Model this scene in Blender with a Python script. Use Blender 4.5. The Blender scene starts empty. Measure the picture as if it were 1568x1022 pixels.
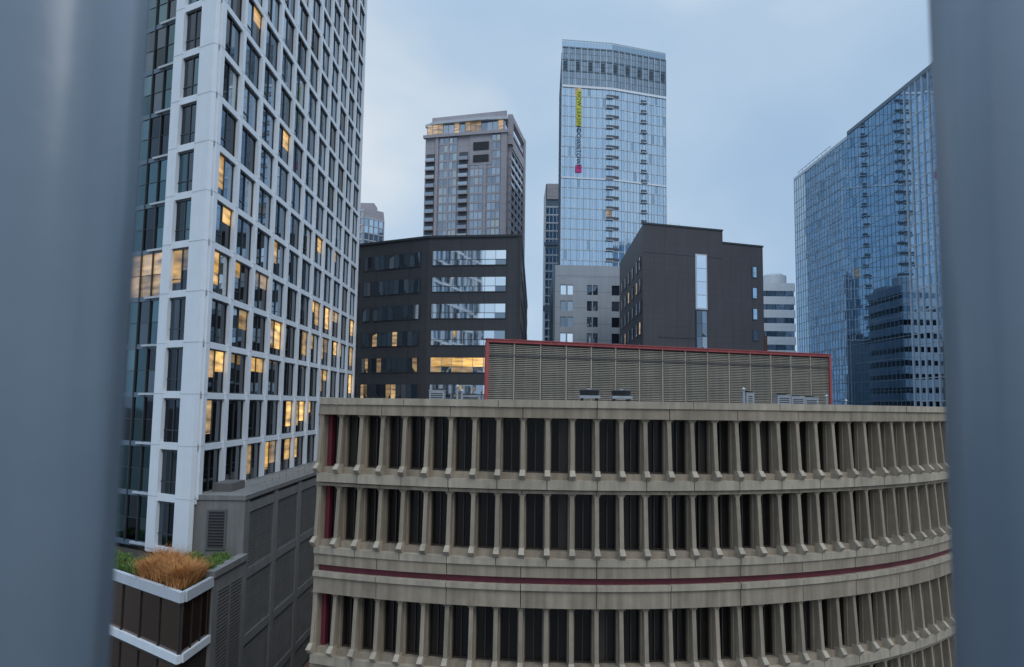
import bpy, math, random
from mathutils import Vector, Euler, Matrix
random.seed(11)
EYE = 26.0     # height of the viewing room's eye level above the street; z values below are relative to it
scene = bpy.context.scene

# ------------------------------------------------------------------ materials
def new_mat(name):
    m = bpy.data.materials.new(name); m.use_nodes = True
    nt = m.node_tree; nt.nodes.clear()
    out = nt.nodes.new('ShaderNodeOutputMaterial')
    b = nt.nodes.new('ShaderNodeBsdfPrincipled')
    nt.links.new(b.outputs[0], out.inputs[0])
    return m, nt, b, out
def N(nt, t, **kw):
    n = nt.nodes.new(t)
    for k, v in kw.items(): setattr(n, k, v)
    return n
def math_n(nt, op, a, b=None):
    n = N(nt, 'ShaderNodeMath', operation=op)
    for i, v in enumerate((a, b)):
        if v is None: continue
        if isinstance(v, (int, float)): n.inputs[i].default_value = v
        else: nt.links.new(v, n.inputs[i])
    return n.outputs[0]
def mixc(nt, f, a, b, mode='MIX'):
    n = N(nt, 'ShaderNodeMix', data_type='RGBA', blend_type=mode)
    for i, v in ((0, f), (6, a), (7, b)):
        if isinstance(v, (int, float)): n.inputs[i].default_value = v
        elif isinstance(v, tuple): n.inputs[i].default_value = (*v[:3], 1)
        else: nt.links.new(v, n.inputs[i])
    return n.outputs[2]

def mat_solid(name, col, var=0.18, scale=1.2, rough=0.75, streak=0.2, seamz=None, seamx=None, island=0.12, bump=0.15, metallic=0.0):
    m, nt, b, out = new_mat(name)
    tc = N(nt, 'ShaderNodeTexCoord')
    n1 = N(nt, 'ShaderNodeTexNoise'); n1.inputs['Scale'].default_value = scale; n1.inputs['Detail'].default_value = 6
    nt.links.new(tc.outputs['Object'], n1.inputs['Vector'])
    mp = N(nt, 'ShaderNodeMapping'); mp.inputs['Scale'].default_value = (2.2, 2.2, 0.12)
    nt.links.new(tc.outputs['Object'], mp.inputs[0])
    n2 = N(nt, 'ShaderNodeTexNoise'); n2.inputs['Scale'].default_value = 1.3; n2.inputs['Detail'].default_value = 5
    nt.links.new(mp.outputs[0], n2.inputs['Vector'])
    geo = N(nt, 'ShaderNodeNewGeometry')
    f1 = math_n(nt, 'MULTIPLY', math_n(nt, 'SUBTRACT', n1.outputs[0], 0.5), var*2.4)
    f2 = math_n(nt, 'MULTIPLY', math_n(nt, 'SUBTRACT', n2.outputs[0], 0.5), streak*2.4)
    f3 = math_n(nt, 'MULTIPLY', math_n(nt, 'SUBTRACT', geo.outputs['Random Per Island'], 0.5), island)
    f = math_n(nt, 'ADD', math_n(nt, 'ADD', math_n(nt, 'ADD', f1, f2), f3), 1.0)
    sx = N(nt, 'ShaderNodeSeparateXYZ'); nt.links.new(tc.outputs['Object'], sx.inputs[0])
    if seamz:
        fr = math_n(nt, 'FRACT', math_n(nt, 'DIVIDE', sx.outputs[2], seamz))
        lt = math_n(nt, 'LESS_THAN', fr, 0.035)
        f = math_n(nt, 'MULTIPLY', f, math_n(nt, 'SUBTRACT', 1.0, math_n(nt, 'MULTIPLY', lt, 0.35)))
    if seamx:
        fr = math_n(nt, 'FRACT', math_n(nt, 'DIVIDE', math_n(nt, 'ADD', sx.outputs[0], math_n(nt, 'MULTIPLY', sx.outputs[1], 0.83)), seamx))
        lt = math_n(nt, 'LESS_THAN', fr, 0.03)
        f = math_n(nt, 'MULTIPLY', f, math_n(nt, 'SUBTRACT', 1.0, math_n(nt, 'MULTIPLY', lt, 0.3)))
    vm = N(nt, 'ShaderNodeVectorMath', operation='SCALE'); vm.inputs[0].default_value = col
    nt.links.new(f, vm.inputs['Scale'])
    nt.links.new(vm.outputs[0], b.inputs['Base Color'])
    b.inputs['Roughness'].default_value = rough; b.inputs['Metallic'].default_value = metallic
    if bump:
        n3 = N(nt, 'ShaderNodeTexNoise'); n3.inputs['Scale'].default_value = 14; n3.inputs['Detail'].default_value = 4
        nt.links.new(tc.outputs['Object'], n3.inputs['Vector'])
        bp = N(nt, 'ShaderNodeBump'); bp.inputs['Strength'].default_value = bump; bp.inputs['Distance'].default_value = 0.03
        nt.links.new(n3.outputs[0], bp.inputs['Height']); nt.links.new(bp.outputs[0], b.inputs['Normal'])
    return m

def mat_glass(name, c0, c1, rough=0.04, metallic=0.9, wave=0.15, wscale=0.5, blinds=None, emit=None, estr=0.0):
    """coated facade glass: every pane (mesh island) gets its own tone"""
    m, nt, b, out = new_mat(name)
    geo = N(nt, 'ShaderNodeNewGeometry'); tc = N(nt, 'ShaderNodeTexCoord')
    r = geo.outputs['Random Per Island']
    col = mixc(nt, r, c0, c1)
    if blinds:
        col = mixc(nt, math_n(nt, 'GREATER_THAN', math_n(nt, 'FRACT', math_n(nt, 'MULTIPLY', r, 7.31)), 1-blinds[0]), col, blinds[1])
    nt.links.new(col, b.inputs['Base Color'])
    b.inputs['Roughness'].default_value = rough; b.inputs['Metallic'].default_value = metallic
    n = N(nt, 'ShaderNodeTexNoise'); n.inputs['Scale'].default_value = wscale; n.inputs['Detail'].default_value = 1
    nt.links.new(tc.outputs['Object'], n.inputs['Vector'])
    bp = N(nt, 'ShaderNodeBump'); bp.inputs['Strength'].default_value = wave; bp.inputs['Distance'].default_value = 0.05
    nt.links.new(n.outputs[0], bp.inputs['Height']); nt.links.new(bp.outputs[0], b.inputs['Normal'])
    if emit:
        mp = N(nt, 'ShaderNodeMapping'); mp.inputs['Scale'].default_value = (.35, .35, 1.8)
        nt.links.new(tc.outputs['Object'], mp.inputs[0])
        e = N(nt, 'ShaderNodeTexNoise'); e.inputs['Scale'].default_value = 1.1; e.inputs['Detail'].default_value = 1
        nt.links.new(mp.outputs[0], e.inputs['Vector'])
        b.inputs['Emission Color'].default_value = (*emit, 1)
        ne = math_n(nt,'MAXIMUM',math_n(nt,'SUBTRACT',math_n(nt,'MULTIPLY',e.outputs[0],2.0),.3),.15)
        s = math_n(nt, 'MULTIPLY', ne, math_n(nt,'ADD',math_n(nt,'MULTIPLY',r,1.0),.35))
        nt.links.new(math_n(nt, 'MULTIPLY', s, estr), b.inputs['Emission Strength'])
    return m

M = {}
M['white']   = mat_solid('white_painted_panel', (.80,.82,.85), .05, 1.0, .45, .06, bump=0.03, island=.05)
M['white_d'] = mat_solid('grey_white_panel', (.55,.57,.6), .06, 1.0, .5, .08, bump=0.03)
M['frame']   = mat_solid('dark_window_frame', (.045,.05,.055), .1, 1, .4, .05, bump=0)
M['g_tower'] = mat_glass('tower_glass', (.13,.19,.25), (.46,.56,.65), .03, .95, .1, .5, blinds=(.08,(.62,.64,.64)))
M['g_tower_low'] = mat_glass('tower_glass_dark', (.03,.038,.048), (.13,.16,.19), .03, .95, .1, .5)
M['g_teal']  = mat_glass('teal_glass', (.05,.10,.12), (.14,.23,.26), .05, .95)
M['lit']     = mat_glass('lit_office_window', (.08,.1,.12), (.12,.14,.16), .05, .8, emit=(1.0,.58,.16), estr=1.0)
M['lit_soft']= mat_glass('lit_window_soft', (.1,.12,.14), (.15,.17,.2), .05, .8, emit=(1.0,.66,.32), estr=.45)
M['tan']     = mat_solid('tan_precast_concrete', (.315,.25,.182), .18, 2.2, .85, .5, island=.18, bump=.35)
M['tan_l']   = mat_solid('light_precast_concrete', (.40,.33,.25), .16, 2.2, .85, .4, island=.18, bump=.3)
M['bronze']  = mat_solid('bronze_frame', (.040,.031,.026), .1, 2, .5, .1, bump=0)
M['red']     = mat_solid('dark_red_metal', (.15,.022,.035), .15, 1.5, .55, .3, bump=.05)
M['red_l']   = mat_solid('faded_red_metal', (.36,.07,.07), .15, 1.5, .55, .3, bump=.05)
M['g_brown'] = mat_glass('bronze_window_glass', (.007,.006,.006), (.024,.020,.018), .06, .1, .1, .7, blinds=(.08,(.055,.047,.04)))
M['g_bronze']= mat_glass('bronze_shopfront_glass', (.10,.06,.045), (.20,.13,.10), .06, .8, .3, .4)
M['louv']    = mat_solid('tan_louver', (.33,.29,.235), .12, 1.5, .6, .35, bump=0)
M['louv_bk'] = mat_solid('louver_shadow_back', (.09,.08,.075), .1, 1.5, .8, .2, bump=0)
M['roof']    = mat_solid('roof_membrane', (.2,.2,.2), .15, .5, .9, 0)
M['dark']    = mat_solid('charcoal_cladding', (.060,.060,.068), .1, .3, .45, .2, seamz=1.37, seamx=3.1, bump=0)
M['dark2']   = mat_solid('brown_grey_cladding', (.066,.062,.070), .12, .3, .5, .2, seamz=1.05, seamx=2.3, bump=0)
M['g_bright']= mat_glass('bright_ribbon_glass', (.74,.82,.89), (.95,.98,1.0), .04, 1.0, .1, .35)
M['g_mid']   = mat_glass('mid_ribbon_glass', (.10,.13,.17), (.38,.44,.5), .04, .95, .8, .6)
M['mauve']   = mat_solid('mauve_grey_panel', (.40,.365,.385), .1, .2, .7, .1, seamz=3.0, bump=0)  # base tone lightened to stand in for distance haze
M['recess']  = mat_solid('balcony_recess_shade', (.10,.10,.115), .1, .2, .7, .1, bump=0)  # recess shade put into the colour, lightened to stand in for distance haze
M['g_resid'] = mat_glass('residential_glass', (.26,.31,.37), (.48,.54,.60), .06, .9, .2, .4, blinds=(.12,(.5,.5,.48)))
M['g_lease'] = mat_glass('pale_blue_glass', (.50,.62,.73), (.60,.72,.81), .05, .95, .1, .3, blinds=(.06,(.36,.46,.54)))
M['g_leasetop'] = mat_glass('crown_glass', (.30,.36,.41), (.40,.47,.52), .15, .8, .2, .3)
M['g_blue']  = mat_glass('blue_curtain_glass', (.22,.36,.50), (.28,.42,.56), .02, 1.0, .08, .2)
M['g_blue2'] = mat_glass('bright_curtain_glass', (.40,.57,.73), (.48,.64,.80), .02, 1.0, .08, .2)
M['blue_mull'] = mat_solid('blue_grey_mullion', (.12,.17,.22), .05, 1, .4, 0, bump=0)
M['pale_mull'] = mat_solid('pale_mullion', (.5,.56,.62), .05, 1, .4, 0, bump=0)
M['lgrey']   = mat_solid('pale_grey_panel', (.42,.44,.47), .08, .4, .6, .12, seamz=3.25, bump=0)
M['pgrey']   = mat_solid('podium_grey_concrete', (.20,.19,.18), .15, 1.2, .85, .3)
M['pgrey_d'] = mat_solid('podium_louver', (.13,.12,.115), .12, 1.2, .7, .2, bump=0)
M['black']   = mat_solid('black_metal', (.02,.02,.022), .1, 1, .5, 0, bump=0)
M['metal']   = mat_solid('galvanised_metal', (.38,.39,.4), .15, 2, .45, .2, metallic=.4)
M['asphalt'] = mat_solid('asphalt', (.05,.05,.052), .2, .8, .9, 0)
M['ground']  = mat_solid('city_ground', (.11,.105,.10), .2, .05, .9, 0)
M['paving']  = mat_solid('brick_paving', (.17,.09,.065), .2, 1.5, .85, 0)
M['kerb']    = mat_solid('kerb_stone', (.3,.3,.29), .15, 2, .85, 0)
M['paint']   = mat_solid('road_paint', (.7,.7,.66), .15, 3, .7, 0)
M['soil']    = mat_solid('planter_soil', (.05,.04,.03), .3, 3, .95, 0)
M['grass_g'] = mat_solid('sedum_green', (.12,.20,.045), .5, 1.2, .8, 0, island=.9, bump=0)
M['grass_o'] = mat_solid('dry_ornamental_grass', (.50,.23,.075), .4, 1.2, .85, 0, island=.9, bump=0)
M['yellow']  = mat_solid('banner_yellow', (.62,.62,.06), .05, 1, .6, 0, bump=0)
M['magenta'] = mat_solid('banner_magenta', (.6,.03,.2), .05, 1, .6, 0, bump=0)
M['navy']    = mat_solid('banner_navy', (.03,.04,.09), .05, 1, .6, 0, bump=0)
M['jamb']    = mat_solid('grey_blue_window_frame_paint', (.165,.205,.25), .08, 8, .32, .05, bump=.04)

# ------------------------------------------------------------------ builders
class Thing:
    def __init__(s, name): s.name = name; s.parts = {}
    def _p(s, part, mat): return s.parts.setdefault((part, mat), ([], []))
    def quad(s, part, mat, pts):
        v, f = s._p(part, mat); i = len(v); v.extend(pts); f.append(tuple(range(i, i+len(pts))))
    def hexa(s, part, mat, b, t):
        v, f = s._p(part, mat); i = len(v); v.extend(b); v.extend(t)
        f += [(i+3,i+2,i+1,i),(i+4,i+5,i+6,i+7)] + [(i+k, i+(k+1)%4, i+4+(k+1)%4, i+4+k) for k in range(4)]
    def box(s, part, mat, x0,x1,y0,y1,z0,z1):
        s.hexa(part, mat, [(x0,y0,z0),(x1,y0,z0),(x1,y1,z0),(x0,y1,z0)], [(x0,y0,z1),(x1,y0,z1),(x1,y1,z1),(x0,y1,z1)])
    def prism(s, part, mat, poly, z0, z1):
        v, f = s._p(part, mat); i = len(v); n = len(poly)
        v.extend([(x,y,z0) for x,y in poly]); v.extend([(x,y,z1) for x,y in poly])
        f.append(tuple(i+k for k in reversed(range(n)))); f.append(tuple(i+n+k for k in range(n)))
        f += [(i+k, i+(k+1)%n, i+n+(k+1)%n, i+n+k) for k in range(n)]
    def cyl(s, part, mat, cx, cy, z0, z1, r0, r1=None, n=20):
        r1 = r0 if r1 is None else r1
        v, f = s._p(part, mat); i = len(v)
        for r, z in ((r0,z0),(r1,z1)):
            v.extend([(cx+r*math.cos(2*math.pi*k/n), cy+r*math.sin(2*math.pi*k/n), z) for k in range(n)])
        f.append(tuple(i+k for k in reversed(range(n)))); f.append(tuple(i+n+k for k in range(n)))
        f += [(i+k, i+(k+1)%n, i+n+(k+1)%n, i+n+k) for k in range(n)]
    def finish(s):
        e = bpy.data.objects.new(s.name, None); scene.collection.objects.link(e)
        for (part, mat), (v, f) in s.parts.items():
            me = bpy.data.meshes.new(part)
            me.from_pydata([(x,y,z+EYE) for x,y,z in v], [], f); me.update()
            me.materials.append(M[mat])
            o = bpy.data.objects.new(part, me); scene.collection.objects.link(o); o.parent = e
        return e

class Face:
    """vertical facade running A -> B (left to right seen from outside)"""
    def __init__(s, T, A, B):
        s.T=T; s.A=A; dx, dy = B[0]-A[0], B[1]-A[1]; s.L = math.hypot(dx,dy); s.u=(dx/s.L,dy/s.L); s.n=(s.u[1],-s.u[0])
    def P(s,u,z,d): return (s.A[0]+s.u[0]*u+s.n[0]*d, s.A[1]+s.u[1]*u+s.n[1]*d, z)
    def box(s, part, mat, u0,u1,z0,z1,d0,d1):
        b=[s.P(u0,z0,d1),s.P(u1,z0,d1),s.P(u1,z0,d0),s.P(u0,z0,d0)]
        t=[s.P(u0,z1,d1),s.P(u1,z1,d1),s.P(u1,z1,d0),s.P(u0,z1,d0)]
        s.T.hexa(part,mat,b,t)
    def pane(s, mat, u0,u1,z0,z1,d=.06,tilt=.004, part=None):
        a=random.uniform(-1,1)*tilt*(u1-u0)*.5; c=random.uniform(-1,1)*tilt*(z1-z0)*.5
        s.T.quad(part or 'panes_'+mat, mat, [s.P(u0,z0,d-a-c),s.P(u1,z0,d+a-c),s.P(u1,z1,d+a+c),s.P(u0,z1,d-a+c)])
    def grid(s, zs, us, glass, band=(.3,.1,.25), bandmat='white', pier=(.3,.3), piermat='white', sub=(1,1), subw=.06, submat='frame', subd=.12, tilt=.004, d=.06):
        """zs floor lines, us pier centre lines; glass = f(i_bay, j_floor) -> material"""
        for z in zs:
            if band: s.box('floor_bands',bandmat,us[0],us[-1],z-band[0],z+band[1],0,band[2])
        for u in us:
            if pier: s.box('piers',piermat,u-pier[0]/2,u+pier[0]/2,zs[0],zs[-1],0,pier[1])
        for j in range(len(zs)-1):
            za, zb = zs[j]+(band[1] if band else 0), zs[j+1]-(band[0] if band else 0)
            for i in range(len(us)-1):
                ua, ub = us[i]+(pier[0]/2 if pier else 0), us[i+1]-(pier[0]/2 if pier else 0)
                g = glass(i,j) if callable(glass) else glass
                for k in range(sub[0]):
                    for l in range(sub[1]):
                        s.pane(g, ua+(ub-ua)*k/sub[0], ua+(ub-ua)*(k+1)/sub[0], za+(zb-za)*l/sub[1], za+(zb-za)*(l+1)/sub[1], d, tilt)
        if subw:
            for i in range(len(us)-1):
                ua, ub = us[i]+(pier[0]/2 if pier else 0), us[i+1]-(pier[0]/2 if pier else 0)
                for k in range(1,sub[0]):
                    uu=ua+(ub-ua)*k/sub[0]; s.box('mullions',submat,uu-subw/2,uu+subw/2,zs[0],zs[-1],0,subd)
            for j in range(len(zs)-1):
                za, zb = zs[j]+(band[1] if band else 0), zs[j+1]-(band[0] if band else 0)
                for l in range(1,sub[1]):
                    zz=za+(zb-za)*l/sub[1]; s.box('transoms',submat,us[0],us[-1],zz-subw/2,zz+subw/2,0,subd*.9)
def fr(a,b,n): return [a+(b-a)*i/n for i in range(n+1)]

# ================================================================== white grid office tower (left)
T = Thing('white_grid_office_tower')
C=(-24.0,57.7); dl=(-1.7/1.972,1/1.972); E=(-23.7,111.3)
Afar=(C[0]+dl[0]*19,C[1]+dl[1]*19); A2=(C[0]+dl[0]*4.75,C[1]+dl[1]*4.75)
T.prism('core','frame',[C,E,(-60,112.2),(Afar[0]-.3,Afar[1]+1),(A2[0]-.6,A2[1]+1.2),A2],-26,76)
zs=[-11.43+3.97*k for k in range(23)]
def litp(z):
    return .62 if 3<z<10 else (.38 if -4<z<4 else (.24 if z<17 else (.05 if z<26 else .01)))
F=Face(T,C,E)
zr=[z for z in zs if z>-8]
us=[.35]+[4.87*k for k in range(1,12)]
for z in zr:
    F.box('floor_bands','white',0,F.L,z-.38,z+.12,0,.34)
    F.box('window_head_shadows','frame',0,F.L,z-.50,z-.38,0,.2)  # dark strip stands in for the shadow line beneath each floor band
    F.box('window_sills','frame',0,F.L,z+.12,z+.20,0,.2)
for u in us:
    w=.62 if u>1 else .7
    F.box('columns','white',u-w/2,u+w/2,zr[0],76,0,.46)
    for z in zr: F.box('column_joints','white_d',u-w/2-.01,u+w/2+.01,z-.03,z+.01,0,.475)
def litpane(F,a,b,za,zb,base,p):
    """an office window: dark glass, the lit ceiling zone showing in the upper part of some panes"""
    if random.random()<p:
        zm=za+(zb-za)*random.choice([.35,.5,.62,.2])
        F.pane(base,a,b,za,zm,.07,.004); F.pane('lit' if random.random()<.6 else 'lit_soft',a,b,zm,zb,.07,.004)
    else: F.pane(base,a,b,za,zb,.07,.006)
for j in range(len(zr)-1):
    for i in range(len(us)-1):
        ua,ub=us[i]+.31,us[i+1]-.31; za,zb=zr[j]+.20,zr[j+1]-.50
        um=ua+(ub-ua)*.5; hi=zr[j]>3
        base=lambda: ('g_tower' if random.random()<(.8 if zr[j]>11 else .4) else 'g_tower_low') if hi else ('g_tower_low')  # paler panes higher up: the sky reflection is put into their tint
        p=litp(zr[j]); pp=p if random.random()<.7 else p*.4
        litpane(F,ua,um,za,zb,base(),pp); litpane(F,um,ub,za,zb,base(),pp)
        F.box('mullions','frame',um-.05,um+.05,za,zb,.03,.16)
        F.box('mullions','frame',ua,ua+.08,za,zb,.03,.14); F.box('mullions','frame',ub-.08,ub,za,zb,.03,.14)
        if (i+j)%2: F.box('mullions','frame',ua+.08,um-.05,za+.75,za+.82,.03,.14)
# front face (two pilasters)
F=Face(T,A2,C); L=F.L
for z in zs:
    F.box('floor_bands','white',0,L,z-.35,z+.2,0,.30)
    F.box('window_head_shadows','frame',0,L,z-.5,z-.35,0,.18)  # same painted shadow line under the front bands
for (a,b,d) in ((L-1.45,L+.30,.42),(-.05,1.05,.40)):
    F.box('corner_pilasters','white',a,b,-11.7,76,0,d)
    for z in zs: F.box('column_joints','white_d',a-.01,b+.01,z-.03,z+.02,0,d+.015)
for j in range(len(zs)-1):
    za,zb=zs[j]+.2,zs[j+1]-.5
    p = 1.0 if 7<zs[j]<9 else .1
    for k in range(2):
        a=1.05+(L-1.45-1.05)*k/2; b=1.05+(L-1.45-1.05)*(k+1)/2
        litpane(F,a,b,za,zb,'g_tower_low' if (zs[j]<12 or random.random()<.6) else 'g_teal',p if zs[j]<12 else 0)
    um=(1.05+L-1.45)/2; F.box('mullions','frame',um-.05,um+.05,za,zb,.03,.14)
    F.box('mullions','frame',1.05,L-1.45,za+.9,za+.97,.03,.13)
# dark teal glass wing further left, set back from the white frame
W1=(A2[0]-.45,A2[1]+.9); W0=(Afar[0]-.3,Afar[1]+.9)
F=Face(T,W0,W1)
F.grid(zs, fr(0,F.L,9), lambda i,j: 'lit_soft' if (6<zs[j]<11 and random.random()<.7) or (random.random()<.12 and zs[j]<12) else ('g_teal' if random.random()<.6 else 'g_tower_low'), band=(.3,.1,.14), bandmat='blue_mull', pier=(.1,.2), piermat='frame', sub=(1,2), subw=.05)
for z in zs: F.box('wing_floor_edges','white_d',F.L-2.2,F.L,z-.12,z+.05,.14,.34)
T.finish()

# ================================================================== grey louvered podium beside the tower
T = Thing('louvered_podium_building')
T.box('body','pgrey_d',-23.9,-20.3,57.95,118,-26,-7.5)
F=Face(T,(-20.3,57.95),(-20.3,118))
for u in [0,7.2,14.4,21.6,28.8,36,43.2,50.4]:
    F.box('piers','pgrey',u,u+1.0,-26,-7.6,0,.28)
for z in (-8.2,-13.2,-18.2,-23.2): F.box('spandrels','pgrey',0,60,z-.35,z+.35,0,.24)
z=-25.8
while z<-8:
    F.box('louver_slats','pgrey',0,60,z,z+.07,0,.16); z+=.2
T.box('roof_edge','pgrey',-24.3,-19.95,57.75,118.2,-7.5,-7.15)
F=Face(T,(-24.2,57.95),(-20.02,57.95))
F.box('front_wall','pgrey',0,4.18,-12.2,-7.5,0,.1)
F.box('vent_frame','pgrey_d',1.35,2.85,-11.2,-8.2,.1,.2)
F.pane('black',1.5,2.7,-11.05,-8.35,.205,0,'vent_opening')
for k in range(12): F.box('vent_blades','pgrey_d',1.5,2.7,-11.0+k*.22,-10.96+k*.22,.2,.24)
T.box('upstand','pgrey_d',-23.4,-21.9,60,63,-7.2,-6.5)
for k in range(26): T.box('guard_rail','metal',-20.3,-20.26,59+2*k,59.04+2*k,-7.15,-6.15)
T.box('guard_rail','metal',-20.3,-20.26,59,111,-6.17,-6.12); T.box('guard_rail','metal',-20.3,-20.26,59,111,-6.67,-6.64)
T.finish()

# ================================================================== terrace podium with green roof
T = Thing('green_roof_terrace_building')
p0=(-20.2,47.9); p1=(-26.5,53.0); dd=(p1[0]-p0[0],p1[1]-p0[1]); far=(p0[0]+dd[0]*3.2,p0[1]+dd[1]*3.2)
T.prism('body','bronze',[p0,(-20.0,57.9),(-24.2,57.9),Afar,far],-26,-12.05)
T.prism('terrace_deck','soil',[(-20.5,48.4),(-20.3,57.7),(-24.2,57.7),(Afar[0],Afar[1]-.1),(far[0]+.3,far[1]+.5)],-12.05,-11.85)
F=Face(T,far,p0)
F.box('fascia','white_d',0,F.L+.25,-12.45,-11.8,0,.3)
F.box('fascia_drip','frame',0,F.L+.2,-12.55,-12.45,0,.2)
F.box('lower_ledge','white',0,F.L+.2,-16.1,-15.6,0,.28)
F.grid([-15.6,-12.55], fr(0,F.L,10), 'g_bronze', band=None, pier=(.1,.14), piermat='bronze', sub=(1,1))
F.grid([-25,-20.5,-16.1], fr(0,F.L,10), 'g_bronze', band=(.2,.2,.2), bandmat='bronze', pier=(.1,.14), piermat='bronze', sub=(1,1))
F=Face(T,p0,(-20.1,51.9))
F.box('fascia','white_d',.02,F.L,-12.45,-11.8,0,.3)
F.box('lower_ledge','white',.02,F.L,-16.1,-15.6,0,.26)
F.grid([-15.6,-12.45], fr(0,F.L,3), 'g_bronze', band=None, pier=(.1,.12), piermat='bronze')
F=Face(T,(-20.1,51.9),(-20.0,57.9))
F.box('side_wall','pgrey',0,F.L,-26,-11.9,0,.25)
F.box('side_coping','pgrey',-.1,F.L,-11.9,-11.45,-.3,.38)
for u in (.9,3.2):
    z=-25
    while z<-13: 
        F.box('side_louvers','pgrey_d',u,u+1.9,z,z+.09,.25,.31); z+=.24
T.finish()

def blades(name, mat, region, n, h, w, lean, zb):
    v=[];f=[]
    for _ in range(n):
        x,y,s=region()
        hh=h*random.uniform(.5,1.15)*s; a=random.uniform(0,6.283); la=random.uniform(0,6.283); l=lean*random.uniform(.3,1)*hh
        dx,dy=math.cos(a)*w,math.sin(a)*w; i=len(v)
        mx,my=x+math.cos(la)*l*.35,y+math.sin(la)*l*.35; tx,ty=x+math.cos(la)*l,y+math.sin(la)*l
        v+= [(x-dx,y-dy,zb+EYE),(x+dx,y+dy,zb+EYE),(mx+dx*.8,my+dy*.8,zb+EYE+hh*.65),(mx-dx*.8,my-dy*.8,zb+EYE+hh*.65),(tx,ty,zb+EYE+hh)]
        f+=[(i,i+1,i+2,i+3),(i+3,i+2,i+4)]
    me=bpy.data.meshes.new(name); me.from_pydata(v,[],f); me.materials.append(M[mat]); o=bpy.data.objects.new(name,me); scene.collection.objects.link(o)
clumps=[]
for _ in range(46):
    t=random.uniform(.0,.72); s=random.uniform(.4,3.4)
    clumps.append((p0[0]+dd[0]*t-.2, p0[1]+dd[1]*t+.3+s, random.uniform(.6,1.35)))
def reg_o():
    cx,cy,s=random.choice(clumps); return min(cx+random.gauss(0,.22),-20.45),cy+random.gauss(0,.22),s
blades('ornamental_grass','grass_o',reg_o,14000,1.15,.018,1.0,-11.9)
def reg_g():
    x=random.uniform(-23.7,-20.35); y=random.uniform(52.2,57.2); return x,y,.6+.5*math.sin(x*3.1+y*2.3)*math.sin(y*1.7)
blades('green_roof_sedum','grass_g',reg_g,11000,.8,.04,.8,-11.9)
def reg_g2():
    t=random.uniform(.66,2.6); s=random.uniform(.4,3.0); x=p0[0]+dd[0]*t; y=p0[1]+dd[1]*t+s; return x,y,.6+.5*math.sin(x*2.1)*math.sin(y*1.7)
blades('green_roof_sedum.001','grass_g',reg_g2,13000,.75,.04,.8,-11.9)

# ================================================================== curved precast office building
T = Thing('curved_precast_office_building')
CX,CY,R=2.95,69.0,33.0
def pol(th,r,z): return (CX+r*math.sin(th),CY-r*math.cos(th),z)
th0=math.radians(-22.2); dth=1.16/R; nb=46; th1=th0+dth*nb
def arc(part,mat,a,b,r0,r1,z0,z1,r1t=None):
    r1t=r1 if r1t is None else r1t
    T.hexa(part,mat,[pol(a,r1,z0),pol(b,r1,z0),pol(b,r0,z0),pol(a,r0,z0)],[pol(a,r1t,z1),pol(b,r1t,z1),pol(b,r0,z1),pol(a,r0,z1)])
poly=[pol(th0+(th1-th0)*k/60,R-.62,0)[:2] for k in range(61)]+[(30,112),(-6.0,112)]
T.prism('core','bronze',poly,-26,-.55)
T.prism('roof_deck','roof',poly,-.55,-.45)
def ring(part,mat,r0,r1,z0,z1,seg=3,gap=0.0):
    k=0
    while k<nb:
        n=min(seg,nb-k); jz=random.uniform(-.008,.008); jr=random.uniform(-.012,.012)
        for q in range(n):
            a=th0+dth*(k+q); b=a+dth
            if q==n-1 and gap: b-=gap/R
            arc(part,mat,a,b,r0,r1+(jr if gap else 0),z0,z1+(jz if gap else 0))
        k+=n
rows=[(-3.25,-.62),(-6.85,-4.15),(-12.0,-9.35),(-15.6,-12.9),(-20.9,-18.2)]
def spandrel(z0,z1,seg,mat='tan',d=.30): ring('spandrels',mat,R-.55,R+d,z0,z1,seg,.035)
spandrel(-.62,-.12,3); ring('parapet_coping','tan_l',R-.55,R+.38,-.11,.22,4,.03)
spandrel(-3.95,-3.52,2,'tan_l',.42); ring('joint_shadow','bronze',R-.55,R+.05,-4.0,-3.95,1); spandrel(-4.15,-4.0,3,'tan',.26)
spandrel(-7.45,-7.12,2,'tan_l',.42); spandrel(-7.98,-7.46,3,'tan',.34)
ring('red_band','red',R-.55,R+.12,-8.3,-7.98,1)
spandrel(-8.55,-8.3,3,'tan_l',.44); spandrel(-9.35,-8.56,3,'tan',.34)
spandrel(-12.7,-12.27,2,'tan_l',.42); spandrel(-12.9,-12.71,3,'tan',.26)
spandrel(-16.2,-15.87,2,'tan_l',.42); spandrel(-16.8,-16.21,3); ring('red_band','red',R-.55,R+.12,-17.1,-16.8,1); spandrel(-18.2,-17.1,3)
spandrel(-26,-20.9,3)
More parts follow.
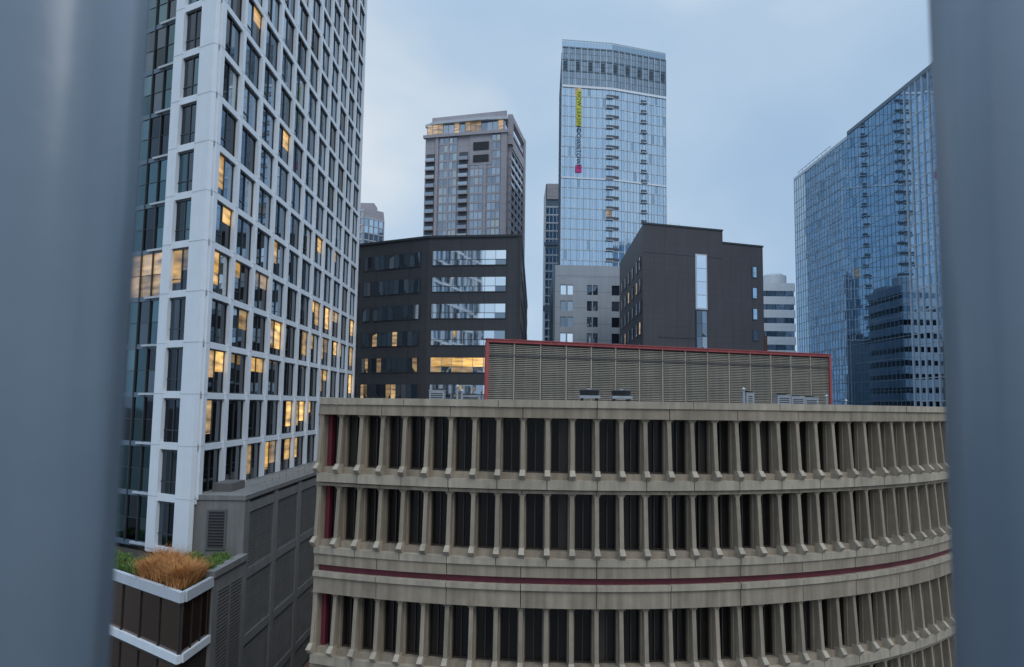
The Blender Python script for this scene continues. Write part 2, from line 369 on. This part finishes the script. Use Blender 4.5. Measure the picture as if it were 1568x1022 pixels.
for (zb,zt) in rows:
    for k in range(nb):
        a=th0+dth*k; am=a+dth*.5
        arc('sill_beams','tan',a,a+dth,R-.55,R+.1,zb-.27,zb+.02)
        if k==0: arc('red_end_panels','red',a+.16/R,a+.40/R,R-.5,R-.2,zb,zt)
        for (x0,x1) in ((a,am),(am,a+dth)):
            tl=random.uniform(-.004,.004)
            T.quad('window_panes','g_brown',[pol(x0,R-.5+tl,zb),pol(x1,R-.5-tl,zb),pol(x1,R-.5-tl,zt),pol(x0,R-.5+tl,zt)])
        fw=.19/R; j=random.uniform(-.012,.012)
        arc('fins','tan',a-fw/2,a+fw/2,R-.55,R+.34+j,zb,zt,R+.16+j)
        arc('fin_backs','tan',a-fw*.85,a+fw*.85,R-.55,R-.16,zb,zt)
        T.hexa('fin_feet','tan_l',[pol(a-fw*.7,R+.42,zb-.27),pol(a+fw*.7,R+.42,zb-.27),pol(a+fw*.7,R,zb-.27),pol(a-fw*.7,R,zb-.27)],
                                 [pol(a-fw*.7,R+.62,zb-.05),pol(a+fw*.7,R+.62,zb-.05),pol(a+fw*.7,R,zb+.0),pol(a-fw*.7,R,zb+.0)])
        T.hexa('fin_feet','tan_l',[pol(a-fw*.7,R+.62,zb-.05),pol(a+fw*.7,R+.62,zb-.05),pol(a+fw*.7,R,zb-.05),pol(a-fw*.7,R,zb-.05)],
                                 [pol(a-fw*.6,R+.38,zb+.2),pol(a+fw*.6,R+.38,zb+.2),pol(a+fw*.6,R,zb+.2),pol(a-fw*.6,R,zb+.2)])
        T.hexa('fin_heads','tan',[pol(a-fw*.5,R+.1,zt-.22),pol(a+fw*.5,R+.1,zt-.22),pol(a+fw*.5,R-.5,zt-.22),pol(a-fw*.5,R-.5,zt-.22)],
                                 [pol(a-fw*1.1,R+.22,zt),pol(a+fw*1.1,R+.22,zt),pol(a+fw*1.1,R-.5,zt),pol(a-fw*1.1,R-.5,zt)])
        arc('mullions','bronze',am-.03/R,am+.03/R,R-.55,R-.4,zb,zt)
        for s0 in (a+fw*.85,a+dth-fw*.85-.05/R): arc('window_frames','bronze',s0,s0+.05/R,R-.55,R-.34,zb,zt)
        arc('window_frames','bronze',a,a+dth,R-.55,R-.38,zt-.1,zt)
        arc('window_frames','bronze',a,a+dth,R-.55,R-.38,zb,zb+.1)
    a=th1; arc('fins','tan',a-.005,a+.005,R-.55,R+.36,zb,zt,R+.12)
arc('end_pier','tan',th0-.10/R,th0+.16/R,R-.55,R+.2,-26,-.12)
T.finish()

# ================================================================== red framed louvered penthouse
T = Thing('rooftop_louvered_penthouse')
pa,pb=(-1.7,50.0),(25.3,60.0)
F=Face(T,pa,pb); L=F.L
pback=[(24.5,72),(-1.5,61)]
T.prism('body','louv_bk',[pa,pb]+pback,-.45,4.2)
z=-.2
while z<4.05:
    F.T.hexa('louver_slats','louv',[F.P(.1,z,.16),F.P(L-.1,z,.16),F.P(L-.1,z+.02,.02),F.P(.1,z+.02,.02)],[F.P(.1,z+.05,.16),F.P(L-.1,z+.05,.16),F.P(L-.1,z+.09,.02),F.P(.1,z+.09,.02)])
    z+=.125
for i in range(1,15):
    u=L*i/15; F.box('louver_posts','tan_l',u-.035,u+.035,-.4,4.1,.02,.22)
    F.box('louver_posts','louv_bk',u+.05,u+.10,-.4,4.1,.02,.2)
F.box('red_top_rail','red_l',-.05,L+.05,4.12,4.3,-.02,.3); F.box('red_cap','red_l',-.12,L+.12,4.3,4.36,-.3,.36)
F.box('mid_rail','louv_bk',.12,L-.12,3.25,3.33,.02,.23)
F.box('red_end_post','red_l',-.1,.1,-.4,4.1,0,.28); F.box('red_end_post','red_l',L-.1,L+.1,-.4,4.1,0,.28)
T.prism('penthouse_roof','roof',[pa,pb]+pback,4.2,4.28)
T.finish()

# roof equipment
def fan(x,y):
    T=Thing('rooftop_exhaust_fan')
    for dx,dy in ((-.4,-.4),(.4,-.4),(.4,.4),(-.4,.4)): T.box('legs','black',x+dx-.04,x+dx+.04,y+dy-.04,y+dy+.04,-.45,.42)
    T.box('plenum','metal',x-.55,x+.55,y-.55,y+.55,.4,.55)
    T.cyl('shroud','black',x,y,.55,.85,.5,.56); T.cyl('hub','metal',x,y,.85,.93,.14)
    for k in range(6):
        a=k*math.pi/3; ca,sa=math.cos(a),math.sin(a)
        T.hexa('guard_bars','metal',[(x-sa*.02,y+ca*.02,.86),(x+sa*.02,y-ca*.02,.86),(x+ca*.55+sa*.02,y+sa*.55-ca*.02,.86),(x+ca*.55-sa*.02,y+sa*.55+ca*.02,.86)],
                              [(x-sa*.02,y+ca*.02,.88),(x+sa*.02,y-ca*.02,.88),(x+ca*.55+sa*.02,y+sa*.55-ca*.02,.88),(x+ca*.55-sa*.02,y+sa*.55+ca*.02,.88)])
    T.finish()
fan(4.3,41.5); fan(6.1,41.8)
def acu(x,y,w,h,n='rooftop_air_conditioner'):
    T=Thing(n)
    T.box('skid','black',x-w/2,x+w/2,y-.5,y+.5,-.45,-.3); T.box('cabinet','metal',x-w/2+.02,x+w/2-.02,y-.48,y+.48,-.3,h)
    for k in range(7): T.box('grille','black',x-w/2+.12,x+w/2-.12,y-.495,y-.48,-.15+(h+.1)*k/7.5,-.1+(h+.1)*k/7.5)
    T.cyl('fan_collar','black',x,y,h,h+.09,.3); T.box('lid','metal',x-w/2-.02,x+w/2+.02,y-.5,y+.5,h-.04,h+.004)
    T.finish()
for k,x in enumerate((17.6,18.6,19.6)): acu(x,49.0+.3*k,.9,.85-.06*k)
acu(14.3,45.5,.5,.9)
acu(-4.2,43.0,.9,.75); acu(-2.3,43.4,1.1,.5)
for x,y,h in ((22.2,53,.9),(13.9,45,1.1),(24.0,54,.6),(-3.0,42,.95),(-2.75,42,.7)):
    T=Thing('rooftop_vent_pipe'); T.cyl('pipe','metal',x,y,-.45,h,.06); T.cyl('cap','metal',x,y,h,h+.12,.13,.02); T.finish()

# ================================================================== charcoal office block with ribbon windows
T=Thing('charcoal_ribbon_window_office')
q0,q1,q2,q3=(-27.5,123),(-13.1,115),(1.1,113),(3.8,197)
T.prism('body','dark',[q0,q1,q2,q3,(-27,197)],-26,25.6)
T.prism('coping','frame',[(q0[0]-.2,q0[1]-.2),(q1[0],q1[1]-.25),(q2[0]+.25,q2[1]-.25),(q3[0]+.25,q3[1]),(-27,197)],25.6,25.95)
tops=[23.5-4.13*k for k in range(7)]
F=Face(T,q1,q2)
for k,zt in enumerate(tops):
    u0,u1=.75,12.2; g=['g_bright','g_bright','g_bright','g_bright','lit_soft','g_bright','g_mid'][k]
    F.box('window_surrounds','frame',u0-.12,u1+.12,zt-2.32,zt+.12,0,.10)
    for i in range(7):
        a,b=u0+(u1-u0)*i/7,u0+(u1-u0)*(i+1)/7
        F.pane('lit' if k==4 else (g if not(k>=3 and i in(4,6)) else 'g_mid'),a+.05,b-.05,zt-2.2+.85,zt,.13,.004)
        F.pane('lit_soft' if k==4 and i%3!=1 else (g if i<6 and k<4 else 'g_mid'),a+.05,b-.05,zt-2.2,zt-2.2+.78,.13,.004)
        F.box('mullions','white_d',a-.04,a+.04,zt-2.2,zt,.1,.17)
    F.box('transoms','frame',u0,u1,zt-1.43,zt-1.35,.1,.18)
F.box('corner_return','dark',F.L-.3,F.L,-26,25.6,0,.12)
F=Face(T,q0,q1)
for k,zt in enumerate(tops):
    for (u0,u1,n) in ((3.8,5.2,2),(5.9,14.9,9),(.2,2.6,2)):
        F.box('window_surrounds','frame',u0-.1,u1+.1,zt-2.3,zt+.1,0,.09)
        for i in range(n):
            a,b=u0+(u1-u0)*i/n,u0+(u1-u0)*(i+1)/n
            F.pane('lit_soft' if random.random()<(.03 if k<4 else .25) else ('g_tower' if random.random()<.6 else 'g_mid'),a+.05,b-.05,zt-2.2,zt,.12,.05)
            F.box('mullions','frame',a-.04,a+.04,zt-2.2,zt,.1,.15)
F=Face(T,q2,q3)
F.grid([z-2.6 for z in reversed(tops)]+[25.4],fr(0,F.L,20),'g_mid',band=(.3,1.4,.2),bandmat='dark',pier=(.6,.15),piermat='dark',tilt=.01)
T.finish()

# ================================================================== mauve residential tower
T=Thing('mauve_residential_tower')
a0,a1,a2=(-31,254),(-2.6,247),(2.8,275)
T.prism('body','mauve',[a0,a1,a2,(-26,282)],-26,92.5)
F=Face(T,a0,a1)
zf=[20+3.0*k for k in range(25)]
for (u0,u1,g) in ((5.2,11.6,'g_resid'),(16.4,27.0,'g_resid')):
    n=int((u1-u0)/1.5)
    F.grid(zf,fr(u0,u1,n),lambda i,j:'lit_soft' if random.random()<.02 else g,band=(.25,.4,.22),bandmat='mauve',pier=(.16,.26),piermat='mauve',tilt=.01)
F.box('mid_pier','mauve',8.2,8.8,20,92,0,.35)
F.box('mid_pier','mauve',21.2,22.2,20,92,0,.35)
for (u0,u1) in ((.4,3.6),(12.4,15.6)):
    F.box('balcony_recess_shade','recess',u0,u1,20,86,0,.05)  # flat dark sheet on the wall, coloured as the shade of a recess
    for z in zf:
        if z<86:
            F.box('balcony_slabs','mauve',u0-.1,u1+.1,z,z+.4,0,1.0)
            F.box('balcony_rails','g_resid',u0-.05,u1+.05,z+.4,z+1.3,.9,.97)
F.box('corner_pier','mauve',27.3,29.25,20,92.5,0,.5); F.box('left_pier','mauve',3.8,4.9,20,92.5,0,.5)
F.box('mechanical_louver','black',17.5,23,82,84.5,.3,.5); F.box('mechanical_louver','black',17.5,23,86.2,89,.3,.5)
F.box('mechanical_panel','mauve',16.2,24,81,92,0,.3)
F.box('upper_cornice','mauve',-.6,29.6,91.6,92.6,-.5,1.0)
F.grid([92.6,96.2],fr(.6,28,14),lambda i,j:'lit_soft' if random.random()<.6 else 'g_resid',band=None,pier=(.15,.2),piermat='mauve')
T.prism('crown_floor','g_resid',[(a0[0]+.5,a0[1]+.3),(a1[0]-.6,a1[1]+.3),(a2[0]-3,a2[1]),(-25,280)],92.5,96.3)
T.prism('crown_roof_slab','white_d',[(a0[0]-.4,a0[1]+1.5),(a0[0]+3,a0[1]-1.7),(a1[0]-10,a1[1]+.6),(a1[0]+.2,a1[1]-.8),(a2[0]-4,a2[1]),(-25,280)],96.3,97.2)
T.prism('crown_screen','mauve',[(a0[0]+2,a0[1]+1.2),(a1[0]-.2,a1[1]+.3),(a2[0]-5,a2[1]),(-24,278)],97.2,99.6)
F=Face(T,a1,a2)
for z in zf:
    F.box('side_balconies','mauve',2,26,z,z+.4,0,1.3); F.box('side_rails','g_resid',2,26,z+.4,z+1.3,1.2,1.27)
for u in (2,8,14,20,25.5): F.box('side_piers','mauve',u,u+1.6,20,88,0,1.1)
F.box('side_glass','g_resid',1,27,20,88,0,.1)
F.box('side_frame','mauve',1,3,88,98.5,0,1.6);F.box('side_frame','mauve',25,28,20,98.5,0,1.6);F.box('side_frame','mauve',3,25,96.5,98.5,0,1.5);F.box('side_frame','mauve',3,25,87,90.5,0,1.5)
T.finish()

# ================================================================== pale glass apartment tower with leasing banner
T=Thing('pale_glass_apartment_tower')
b0,b1,b2=(13.8,215),(29.0,217),(46.2,223)
T.prism('body','blue_mull',[b0,b1,b2,(48,246),(15.1,246)],-26,106.5)
zl=[20.4+3.09*k for k in range(25)]   # up to 94.5
for F,n,off in ((Face(T,b0,b1),8,0),(Face(T,b1,b2),9,1)):
    F.grid(zl,fr(0,F.L,n),lambda i,j:'lit_soft' if random.random()<.012 else 'g_lease',band=(.14,.14,.2),bandmat='pale_mull',pier=(.17,.26),piermat='white',sub=(2,1),subw=.07,submat='blue_mull',tilt=.004)
    for z in zl[:-1]:
        for (u,w) in (((F.L-1.9,2.0),) if off==0 else ((.0,2.0),(9.7,1.7))):
            if off==0 or u>5:
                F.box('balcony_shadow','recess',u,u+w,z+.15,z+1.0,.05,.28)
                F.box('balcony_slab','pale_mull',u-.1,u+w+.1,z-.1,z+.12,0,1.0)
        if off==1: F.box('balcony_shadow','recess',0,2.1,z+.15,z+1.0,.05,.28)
    F.box('belt_course','white',0,F.L,94.0,94.7,0,.45)
    F.box('belt_course','white',0,F.L,66.3,66.7,0,.4)
    zc=[94.7,99.2,102.6,106.4]
    F.grid(zc,fr(0,F.L,n),'g_leasetop',band=(.2,.2,.25),bandmat='blue_mull',pier=(.2,.4),piermat='pale_mull',sub=(3,2),subw=.1,submat='blue_mull')
    for i in range(n):
        if i%2==0: 
            for q in range(6): F.box('crown_louvers','blue_mull',F.L*i/n+.4,F.L*(i+1)/n-.4,99.6+q*.45,99.8+q*.45,.1,.35)
    F.box('crown_screen_rail','pale_mull',0,F.L,108.6,108.8,-.1,.1)
    for i in range(n*2+1): F.box('crown_screen_posts','pale_mull',F.L*i/(2*n)-.06,F.L*i/(2*n)+.06,106.4,108.6,-.08,.08)
    F.box('crown_screen_glass','g_lease',0,F.L,106.5,108.4,-.03,.03)
F=Face(T,(15.1,246),b0); F.grid(zl+[97.6,101,104.5],fr(0,F.L,10),'g_mid',band=(.2,.2,.2),bandmat='blue_mull',pier=(.2,.22),piermat='blue_mull')
zall=[-22+3.09*k for k in range(14)]+zl[1:]
F=Face(T,b2,(48,246)); F.grid(zall+[97.6,101,104.5],fr(0,F.L,9),'g_lease',band=(.3,.2,.2),bandmat='pale_mull',pier=(.2,.25),piermat='white')
e=T.finish()
T=Thing('leasing_banner'); F=Face(T,b0,b1)
F.box('yellow_panel','yellow',4.3,5.9,82.2,93.2,.35,.42); F.box('magenta_panel','magenta',4.2,6.0,68.2,70.4,.35,.42)
be=T.finish()
def vtext(s,u,z,size,mat):
    cu=bpy.data.curves.new('lettering','FONT'); cu.body=s; cu.size=size; cu.extrude=.02; cu.materials.append(M[mat]); cu.align_y='CENTER'
    cu.space_character=1.1
    o=bpy.data.objects.new('lettering',cu); scene.collection.objects.link(o); o.parent=be
    p=F.P(u,z+EYE,.46)
    nn=Vector((F.n[0],F.n[1],0))
    Xa=Vector((0,0,-1)); Za=nn; Ya=Za.cross(Xa)
    mt=Matrix((Xa,Ya,Za)).transposed().to_4x4(); mt.translation=Vector(p); o.matrix_world=mt
vtext('NOW LEASING',5.1,92.8,1.65,'navy'); vtext('DOWNTOWN',5.1,81.5,1.75,'navy')

# ---------------- slim blue tower behind
T=Thing('slim_glass_tower')
T.prism('body','blue_mull',[(12.2,280),(17.8,280),(17.8,300),(12.2,300)],-26,84)
F=Face(T,(12.2,280),(17.8,280))
F.grid([10+3.1*k for k in range(22)],fr(0,5.6,4),'g_blue2',band=(.35,.2,.3),bandmat='white_d',pier=(.2,.2),piermat='pale_mull')
F.box('dark_cap','mauve',0.4,5.6,78,84,0,.4); F.box('shoulder','blue_mull',-.5,5,60,61.2,0,1.2); F.box('shoulder','blue_mull',-.7,5,35,37,0,1.2)
T.finish()

# ---------------- distant tower left
T=Thing('distant_balcony_tower')
T.prism('body','mauve',[(-67,300),(-60,296),(-53.5,303),(-56,320)],-26,78)
F=Face(T,(-67,300),(-60,296)); F.grid([20+3*k for k in range(20)],fr(0,F.L,4),'g_resid',band=(.3,.4,.3),bandmat='white_d',pier=(.3,.3),piermat='mauve')
F=Face(T,(-60,296),(-53.5,303)); F.grid([20+3*k for k in range(19)],fr(0,F.L,4),'g_lease',band=(.2,.2,.3),bandmat='pale_mull',pier=(.3,.3),piermat='mauve')
T.box('crown','mauve',-63,-57,300,308,78,81); T.finish()

# ================================================================== pale grey hotel block
T=Thing('pale_grey_punched_window_building')
T.prism('body','frame',[(8.4,150),(22.5,150.5),(22.5,175),(8.8,175)],-26,27.5)
F=Face(T,(8.4,150),(22.5,150.5))
F.box('parapet','lgrey',0,F.L,25.8,28.2,0,.3); F.box('left_strip','blue_mull',-.25,.15,-26,28.3,0,.34)
zw=[24.2-3.25*k for k in range(9)]
wins=[(1.2,2.4),(2.6,3.8),(6.6,7.6),(7.8,8.8),(11.6,13.2)]
prev=0.15
for (a,b) in wins+[(F.L,F.L)]:
    F.box('wall_piers','lgrey',prev,a,-5,25.8,0,.28); prev=b
    if a==F.L: break
    for z in zw:
        F.box('wall_infill','lgrey',a,b,z-3.25,z-2.0,0,.275)
        F.pane('g_bright' if random.random()<.3 else 'g_mid',a,b,z-2.0,z,.06,.02); F.box('frames','frame',a,b,z-.1,z,.05,.16); F.box('frames','frame',a,a+.08,z-2,z,.05,.16)
    F.box('wall_infill','lgrey',a,b,24.2,25.8,0,.275)
T.finish()

# ================================================================== dark hotel
T=Thing('dark_clad_hotel')
c0,c1,c2,c3=(20.3,141),(19.3,110),(32.3,114),(39.3,116.5)
T.prism('main_body','dark2',[c1,c2,(32.3,142),c0],-26,27.1)
T.prism('lower_body','dark2',[c2,c3,(39.5,142),(32.3,142)],-26,25.2)
F=Face(T,c1,c2)
F.box('coping','frame',-.1,F.L+.05,27.1,27.35,-.2,.12)
F.box('light_window_strip','white_d',8.75,10.75,14.7,23.2,0,.12)
for k in range(4): F.pane('g_bright',8.95,10.55,14.9+2.05*k,16.85+2.05*k,.15,.004)
F.box('stair_glazing_frame','frame',8.75,10.75,-5,14.6,0,.12)
for k in range(10): 
    F.pane('g_mid',8.9,9.7,-5+1.95*k,-3.1+1.95*k,.14,.03); F.pane('g_mid',9.8,10.6,-5+1.95*k,-3.1+1.95*k,.14,.03)
F.box('panel_reveal','frame',2.5,8.7,10.2,10.35,0,.06); F.box('panel_reveal','frame',0,13.5,22.8,22.9,0,.03)
F=Face(T,c2,c3); F.box('coping','frame',0,F.L+.1,25.2,25.45,-.2,.12)
for k in range(7):
    F.box('window_reveals','frame',5.3,6.2,20.2-3.3*k,22.0-3.3*k,0,.08); F.pane('g_bright' if k<3 else 'g_mid',5.4,6.1,20.3-3.3*k,21.9-3.3*k,.1,.01)
F=Face(T,c0,c1)
for k in range(7):
    for u in (4,9,14,19,24,27.5):
        F.box('window_reveals','frame',u-.1,u+1.5,20.6-3.3*k,22.6-3.3*k,0,.1); F.pane('g_mid' if random.random()<.8 else 'lit_soft',u,u+1.4,20.7-3.3*k,22.5-3.3*k,.13,.01)
for i in range(9):
    x=19.9+i*.7; T.box('roof_rail','metal',x,x+.05,112+i*.2,112.05+i*.2,27.1,28.1)
T.box('roof_box','dark2',26.5,31.5,116,121,27.1,27.9)
T.finish()

# ================================================================== white striped building with drum
T=Thing('white_striped_office')
T.box('body','frame',52.6,60.5,160,175,-26,26.6)
F=Face(T,(52.6,160),(60.5,160))
for k in range(12): F.box('white_bands','white',-.1,F.L+.05,25.2-2.9*k-.1,26.8-2.9*k,0,.35)
for k in range(12): 
    for i in range(4): F.pane('g_mid',.05+i*1.95,1.9+i*1.95,22.35+1.55-2.9*k,25.1-2.9*k,.1,.01)
F=Face(T,(60.5,160),(60.5,175))
for k in range(12): F.box('side_bands','white_d',.05,F.L,25.2-2.9*k-.1,26.8-2.9*k,0,.3)
T.cyl('rooftop_drum','white',57.6,164,26.6,28.9,2.7,2.7,28); T.cyl('rooftop_drum_rim','white_d',57.6,164,28.9,29.3,2.2,2.0,28); T.box('penthouse','white_d',53.4,60,168,174,26.6,27.9)
T.finish()

# ---------------- added brick block, placed so the blue tower's lower glass mirrors something dark
T=Thing('brick_reflection_block')
T.box('body','bronze',42.5,50.5,150,186,-26,15)
F=Face(T,(50.5,150),(50.5,186))
F.grid([-24+3.2*k for k in range(13)],fr(0,36,12),'g_mid',band=(.6,.5,.3),bandmat='paving',pier=(1.2,.32),piermat='paving')
F=Face(T,(42.5,150),(50.5,150))
F.grid([-24+3.2*k for k in range(13)],fr(0,8,3),'g_mid',band=(.6,.5,.3),bandmat='paving',pier=(1.2,.32),piermat='paving')
T.finish()

# ================================================================== blue glass tower on the right
T=Thing('blue_curtain_wall_tower')
T.box('north_body','blue_mull',73,110,158.2,191,-26,59.3)
T.box('south_body','blue_mull',72.2,110,90,158,-26,59.4)
zb=[-26+3.95*k for k in range(22)]; zb[-1]=59.0
F=Face(T,(73,191),(73,158.2))
F.grid(zb,fr(0,F.L,22),'g_blue',band=(.06,.06,.1),bandmat='blue_mull',pier=(.07,.14),piermat='pale_mull',sub=(1,2),subw=.05,submat='blue_mull',tilt=.003)
F.box('parapet','pale_mull',0,F.L,59.0,59.7,-.1,.15)
F=Face(T,(72.2,158),(72.2,134.5))
zb2=zb[:-1]+[59.1]
F.grid(zb2,fr(0,F.L,15),'g_blue',band=(.06,.06,.09),bandmat='blue_mull',pier=(.06,.1),piermat='blue_mull',sub=(1,2),subw=.05,submat='blue_mull',tilt=.002)
F=Face(T,(72.2,134.5),(72.2,90))
F.grid(zb2,fr(0,F.L,22),'g_blue2',band=(.08,.08,.12),bandmat='pale_mull',pier=(.1,.3),piermat='white_d',sub=(1,2),subw=.05,submat='blue_mull',tilt=.003)
F=Face(T,(72.2,158),(72.2,90)); F.box('parapet','blue_mull',0,F.L,59.1,59.9,-.1,.2)
F=Face(T,(73,158.2),(72.2,158)); F.box('return','blue_mull',0,F.L,-26,59.4,0,.05)
T.box('maintenance_rail','metal',73.5,73.6,170,190,60.9,61.0)
for k in range(9): T.box('maintenance_rail','metal',73.5,73.58,170+2.4*k,170.08+2.4*k,59.6,60.9)
T.finish()

# ================================================================== ground, street
def flat(name,mat,x0,x1,y0,y1,z):
    me=bpy.data.meshes.new(name); me.from_pydata([(x0,y0,z),(x1,y0,z),(x1,y1,z),(x0,y1,z)],[],[(0,1,2,3)]); me.materials.append(M[mat])
    o=bpy.data.objects.new(name,me); scene.collection.objects.link(o); return o
flat('ground','ground',-4000,4000,-4000,4000,-.12)
flat('road','asphalt',-17.5,-12.5,-60,400,-.08)
flat('cross_street','asphalt',-400,400,6,30,-.084)
flat('road_marking','paint',-15.1,-14.9,32,400,-.076)
T=Thing('pavement'); T.box('slab','paving',-20.1,-17.5,30,118,-26.12,-26+.02); T.box('kerb','kerb',-17.5,-17.3,30,118,-26.12,-26+.03)
T.box('slab','paving',-12.5,-9.6,30,118,-26.12,-26+.02); T.box('kerb','kerb',-12.7,-12.5,30,118,-26.12,-26+.03); T.finish()

# ================================================================== the window the view is seen through
def jamb(x_in, side):
    T=Thing('window_frame_jamb')
    prof=[(0,.42),(0.001,.400),(.004,.385),(.010,.375),(.020,.368),(.035,.363),(.06,.358),(.085,.353),(.105,.345),(.118,.333),(.124,.318),(.128,.300),(.30,.295),(.30,.42)]
    pts=[(x_in+side*a,b) for a,b in prof]
    if side<0: pts=list(reversed(pts))
    T.prism('profile','jamb',pts,-.9,.9)
    e=T.finish()
    for o in e.children:
        for p in o.data.polygons: p.use_smooth = abs(p.normal.z)<.5 and p.area<.06
jamb(-.2145,-1); jamb(.2415,1)

# ================================================================== sky, sun
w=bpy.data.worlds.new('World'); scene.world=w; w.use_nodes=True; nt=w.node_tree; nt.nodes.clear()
out=N(nt,'ShaderNodeOutputWorld')
sky=N(nt,'ShaderNodeTexSky'); sky.sky_type='NISHITA'; sky.sun_disc=False
SE,SR=math.radians(48),math.radians(150)
sky.sun_elevation=SE; sky.sun_rotation=SR
bg1=N(nt,'ShaderNodeBackground'); bg1.inputs[1].default_value=.08; nt.links.new(sky.outputs[0],bg1.inputs[0])
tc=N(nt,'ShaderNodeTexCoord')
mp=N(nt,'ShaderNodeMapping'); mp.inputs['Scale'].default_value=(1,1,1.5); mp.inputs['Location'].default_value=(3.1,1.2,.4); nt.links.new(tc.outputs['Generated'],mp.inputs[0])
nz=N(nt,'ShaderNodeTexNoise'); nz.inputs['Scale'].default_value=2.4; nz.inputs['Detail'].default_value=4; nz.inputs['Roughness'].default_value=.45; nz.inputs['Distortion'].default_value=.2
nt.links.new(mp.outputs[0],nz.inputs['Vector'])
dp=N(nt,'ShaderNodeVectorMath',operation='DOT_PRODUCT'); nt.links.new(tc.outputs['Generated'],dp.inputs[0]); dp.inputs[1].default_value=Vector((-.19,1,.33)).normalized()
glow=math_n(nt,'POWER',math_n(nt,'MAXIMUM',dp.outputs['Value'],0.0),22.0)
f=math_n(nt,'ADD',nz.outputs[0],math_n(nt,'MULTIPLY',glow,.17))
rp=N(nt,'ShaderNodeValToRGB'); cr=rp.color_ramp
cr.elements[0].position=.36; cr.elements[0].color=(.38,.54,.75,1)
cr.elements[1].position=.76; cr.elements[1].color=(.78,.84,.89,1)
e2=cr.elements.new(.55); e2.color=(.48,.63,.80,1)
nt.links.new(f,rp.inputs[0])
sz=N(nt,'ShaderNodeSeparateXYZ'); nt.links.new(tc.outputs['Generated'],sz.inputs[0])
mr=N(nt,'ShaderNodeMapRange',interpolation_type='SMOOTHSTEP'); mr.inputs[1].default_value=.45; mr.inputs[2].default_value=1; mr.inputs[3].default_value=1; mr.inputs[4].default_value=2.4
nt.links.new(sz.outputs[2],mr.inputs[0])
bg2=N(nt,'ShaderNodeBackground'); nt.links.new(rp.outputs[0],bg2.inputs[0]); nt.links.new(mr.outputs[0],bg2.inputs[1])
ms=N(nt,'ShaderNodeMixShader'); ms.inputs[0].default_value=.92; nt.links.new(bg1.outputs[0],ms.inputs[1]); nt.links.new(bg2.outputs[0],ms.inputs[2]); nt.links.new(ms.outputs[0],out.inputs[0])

sd=bpy.data.lights.new('sun','SUN'); sd.energy=.7; sd.angle=math.radians(25); sd.color=(1,.97,.92)
so=bpy.data.objects.new('sun',sd); scene.collection.objects.link(so)
dirv=Vector((math.sin(SR)*math.cos(SE),math.cos(SR)*math.cos(SE),math.sin(SE)))   # towards the sun
so.rotation_euler=dirv.to_track_quat('Z','Y').to_euler()

cam=bpy.data.cameras.new('camera'); co=bpy.data.objects.new('camera',cam); scene.collection.objects.link(co)
co.location=(0,0,EYE); cam.sensor_width=36; cam.lens=36*1150/1568; cam.clip_start=.02; cam.clip_end=6000
co.rotation_euler=(Euler((math.radians(95.4),0,0)).to_matrix() @ Matrix.Rotation(math.radians(.8),3,'Z')).to_euler()
cam.dof.use_dof=True; cam.dof.focus_distance=80; cam.dof.aperture_fstop=6.3
scene.camera=co
scene.view_settings.view_transform='Standard'; scene.view_settings.look='None'; scene.view_settings.exposure=0
